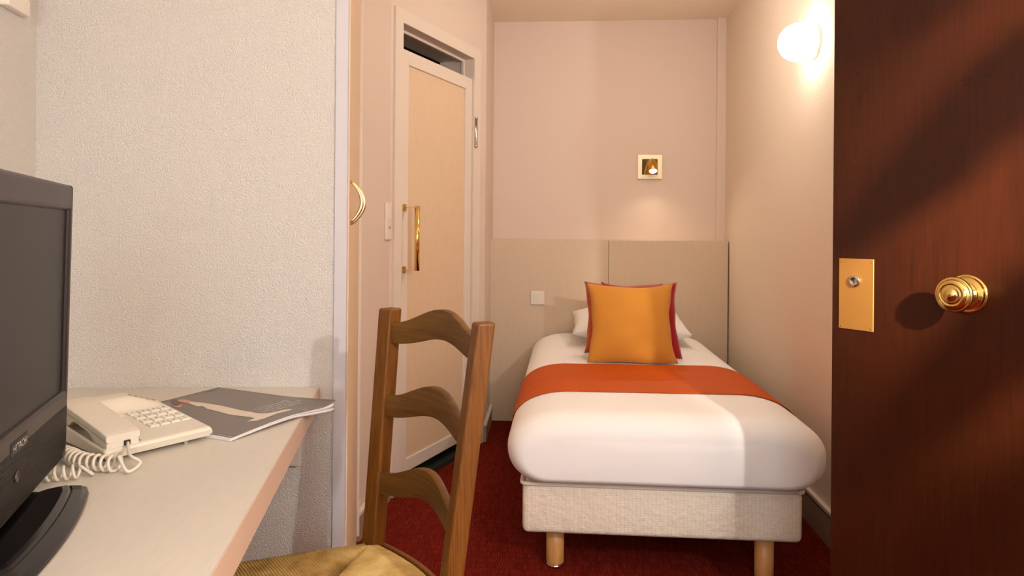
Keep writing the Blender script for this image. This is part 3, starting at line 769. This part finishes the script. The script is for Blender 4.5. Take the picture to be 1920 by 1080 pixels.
# ------------------------------------------------------------------ ladder-back chair
RLs, RRs, ZS = Vector((-.2865, 1.447)), Vector((-.1070, 1.203)), .470
RLt, RRt, ZTp = Vector((-.2590, 1.4725)), Vector((-.0500, 1.2500)), .966
MCH = Matrix.Translation(((RLs.x+RRs.x)/2, (RLs.y+RRs.y)/2, 0))
ch = thing('dining_chair', 'worn oak ladder-back chair with a woven rush seat beside the desk', 'chair', MCH)
off = Vector((MCH.translation.x, MCH.translation.y))
def post(bot, top_, z0, z1, yaw0, w_, t_, zfoot=None, r=.005):
    "square post through two points, rising from the floor"
    bm = bmesh.new(); lv = []
    pts = [(bot-(top_-bot)*.10, 0.0), (bot, z0)] 
    N_ = 8
    for i in range(1, N_+1): pts.append((bot+(top_-bot)*(i/N_), z0+(z1-z0)*i/N_))
    a = math.radians(yaw0); ux = Vector((math.cos(a), math.sin(a))); uy = Vector((-ux.y, ux.x))
    for k, (p, z) in enumerate(pts):
        p = p-off; s = 1.0 if k < len(pts)-1 else 1.0
        lv.append([bm.verts.new((p.x+ux.x*sx*w_/2+uy.x*sy*t_/2, p.y+ux.y*sx*w_/2+uy.y*sy*t_/2, z)) for sx, sy in ((-1,-1),(1,-1),(1,1),(-1,1))])
    for A_, B_ in zip(lv, lv[1:]):
        for i in range(4): bm.faces.new((A_[i], A_[(i+1)%4], B_[(i+1)%4], B_[i]))
    bm.faces.new(lv[0]); bm.faces.new(lv[-1])
    return bev(bm, r, 3, 40)
# post faces: local X = side facing the viewer's right
obj('rear_post', post(RLs, RLt, ZS, ZTp, -33, .036, .037), M_OAK, ch)
obj('rear_post', post(RRs, RRt, ZS, ZTp, -62, .030, .036), M_OAK, ch)
# slats: bowed and arched
def slat(zl_top, zr_top, hl, hr, arch, frac):
    bm = bmesh.new(); n = 28
    pl_ = RLs+(RLt-RLs)*frac - off; pr_ = RRs+(RRt-RRs)*frac - off
    d = pr_-pl_; pl_ = pl_+d*.05; pr_ = pr_-d*.03; d = pr_-pl_; nn = Vector((-d.y, d.x)).normalized()   # away from the sitter
    rows_ = []
    for i in range(n+1):
        t = i/n; p = pl_+d*t; bow = .030*math.sin(math.pi*t)
        hump = arch*(math.sin(math.pi*min(1, max(0, (t-.04)/.92)))**1.7)
        zt = zl_top+(zr_top-zl_top)*t+hump; hh = hl+(hr-hl)*t+arch*.50*math.sin(math.pi*t)**1.3
        zb = zt-hh
        c = p+nn*bow; f_ = c-nn*.0085; b_ = c+nn*.0085
        rows_.append([bm.verts.new((f_.x, f_.y, zb)), bm.verts.new((b_.x, b_.y, zb)), bm.verts.new((b_.x, b_.y, zt)), bm.verts.new((f_.x, f_.y, zt))])
    for a, b in zip(rows_, rows_[1:]):
        for i in range(4): bm.faces.new((a[i], a[(i+1)%4], b[(i+1)%4], b[i]))
    bm.faces.new(rows_[0]); bm.faces.new(rows_[-1])
    return bev(bm, .0025, 2, 50)
obj('back_slat', slat(.938, .938, .042, .042, .036, .90), M_OAKH, ch, True)
obj('back_slat', slat(.786, .786, .042, .042, .036, .58), M_OAKH, ch, True)
obj('back_slat', slat(.626, .626, .042, .042, .036, .26), M_OAKH, ch, True)
for o in [x for x in ch.children if x.name.startswith('back_slat')]:
    m_ = o.modifiers.new('e', 'EDGE_SPLIT'); m_.split_angle = math.radians(35)
# front legs and stretchers
FL = RLs+Vector((-.92, -.39))*.385; FR = RRs+Vector((-.62, -.785))*.385
def leg(p, z1, w_=.036):
    return boxb((p.x-off.x-w_/2, p.y-off.y-w_/2, 0), (p.x-off.x+w_/2, p.y-off.y+w_/2, z1), .006, 3)
obj('front_leg', leg(FL, ZS+.002), M_OAK, ch); obj('front_leg', leg(FR, ZS+.002), M_OAK, ch)
for a, b, z in ((RLs, FL, .20), (RRs, FR, .20), (FL, FR, .26), (RLs, RRs, .22), (RLs, FL, .32), (RRs, FR, .32)):
    bm = bmesh.new(); a2 = a-off; b2 = b-off; tube(bm, [(a2.x, a2.y, z), ((a2.x+b2.x)/2, (a2.y+b2.y)/2, z), (b2.x, b2.y, z)], .010, 10, 1, [.008, .012, .008]); obj('stretcher', bm, M_OAK, ch, True)
# rush seat
bm = bmesh.new()
cor = [RLs-off, FL-off, FR-off, RRs-off]; cor = [c+(c-Vector((sum(k.x for k in cor)/4, sum(k.y for k in cor)/4)))*f for c, f in zip(cor, (.02, .05, .05, .02))]
cen = Vector((sum(k.x for k in cor)/4, sum(k.y for k in cor)/4))
for e in range(4):
    a, b = cor[e], cor[(e+1)%4]; Ln = (b-a).length; nst = int(Ln/.0056); mid_ = (a+b)/2
    outn = (mid_-cen).normalized()
    for i in range(nst):
        t = (i+.5)/nst
        bulge = 0.006*math.sin(math.pi*t) if e != 3 else .022*math.sin(math.pi*t)
        ep = a+(b-a)*t+outn*bulge
        dp = (a+(cen-a)*min(1, 2*t)) if t < .5 else (b+(cen-b)*min(1, 2*(1-t)))
        L_ = (dp-ep).length; pts = []
        zt = ZS+.006
        for s, z in ((-.004, -.022), (.0, -.008), (.010, .0), (.028, .004)):
            if s < L_*.9: p = ep+(dp-ep).normalized()*s+outn*(.0 if s > 0 else 0); pts.append((p.x, p.y, zt+z+random.uniform(-.0004, .0004)))
        for f_ in (.4, .7, 1.0):
            s = .028+(L_-.028)*f_
            if s > .03 and L_ > .03:
                p = ep+(dp-ep).normalized()*s; g = .004*math.sin(f_*2.2)-.006*max(0, f_-.6)/.4
                pts.append((p.x, p.y, zt+.004+g-.003*math.sin(min(1, f_)*1.5)))
        if len(pts) > 1: tube(bm, pts, .0029, 8)
obj('rush_seat', bm, M_RUSH, ch, True, norm=False)
bm = prism([tuple(cen+(c-cen)*.985) for c in cor], ZS-.020, ZS-.004); obj('seat_rails', bm, M_OAK, ch)
# curved rear rail behind the rush
bm = bmesh.new(); a, b = cor[3], cor[0]; outn = ((a+b)/2-cen).normalized(); rw = []
for i in range(17):
    t = i/16; p = b+(a-b)*(.03+.94*t)+outn*(.022*math.sin(math.pi*(.03+.94*t))+.0045); q_ = p+outn*.010
    rw.append([bm.verts.new((p.x, p.y, ZS-.030)), bm.verts.new((q_.x, q_.y, ZS-.030)), bm.verts.new((q_.x, q_.y, ZS+.004)), bm.verts.new((p.x, p.y, ZS+.004))])
for a_, b_ in zip(rw, rw[1:]):
    for i in range(4): bm.faces.new((a_[i], a_[(i+1)%4], b_[(i+1)%4], b_[i]))
bm.faces.new(rw[0]); bm.faces.new(rw[-1]); obj('rear_rail', bev(bm, .002, 2, 50), M_OAK, ch)

# ------------------------------------------------------------------ added shadow caster out of view, its arms throw bands onto the brown door
def doorpt(x, y):
    k = (x-960)/1290; t = (1.648*k-.768)/(.5+.866*k); X, Z = .768+.5*t, 1.648-.866*t
    return Vector((X, Z, 1.125-(y-440-(x-960)*.008)*Z/1290))
LK = Vector(KEY); FR_ = .45
def mid3(x, y): return LK+(doorpt(x, y)-LK)*FR_
cp = mid3(2010, 560); MC = Matrix.Translation((cp.x, cp.y, 0)); cs = thing('shadow_caster', 'added unseen shadow caster, a dark pole with drooping arms beside the open brown door', 'shadow caster', MC)
def CL(p): return p-Vector((cp.x, cp.y, 0))
bm = bmesh.new(); tube(bm, [(0, 0, .02), (0, 0, .9), (0, 0, 1.78)], .014, 14); obj('pole', bm, M_MAHOG, cs, True)
obj('base', lathe([(0, 0), (.12, 0), (.12, .012), (.03, .024), (0, .024)], 32), M_MAHOG, cs, True)
for pts in ([(1560, 470), (1720, 330), (1900, 130), (2010, 10)], [(1590, 900), (1740, 770), (1890, 600), (2010, 480)], [(1700, 1120), (1850, 1000), (2010, 860)], [(1560, 110), (1640, 40), (1760, -90), (2010, -260)]):
    bm = bmesh.new(); q = [CL(mid3(*p)) for p in pts]; q[-1] = Vector((0, 0, q[-1].z)); tube(bm, q, .028, 12, 1, [.014]+[.030]*(len(q)-2)+[.018]); obj('arm', bm, M_MAHOG, cs, True)
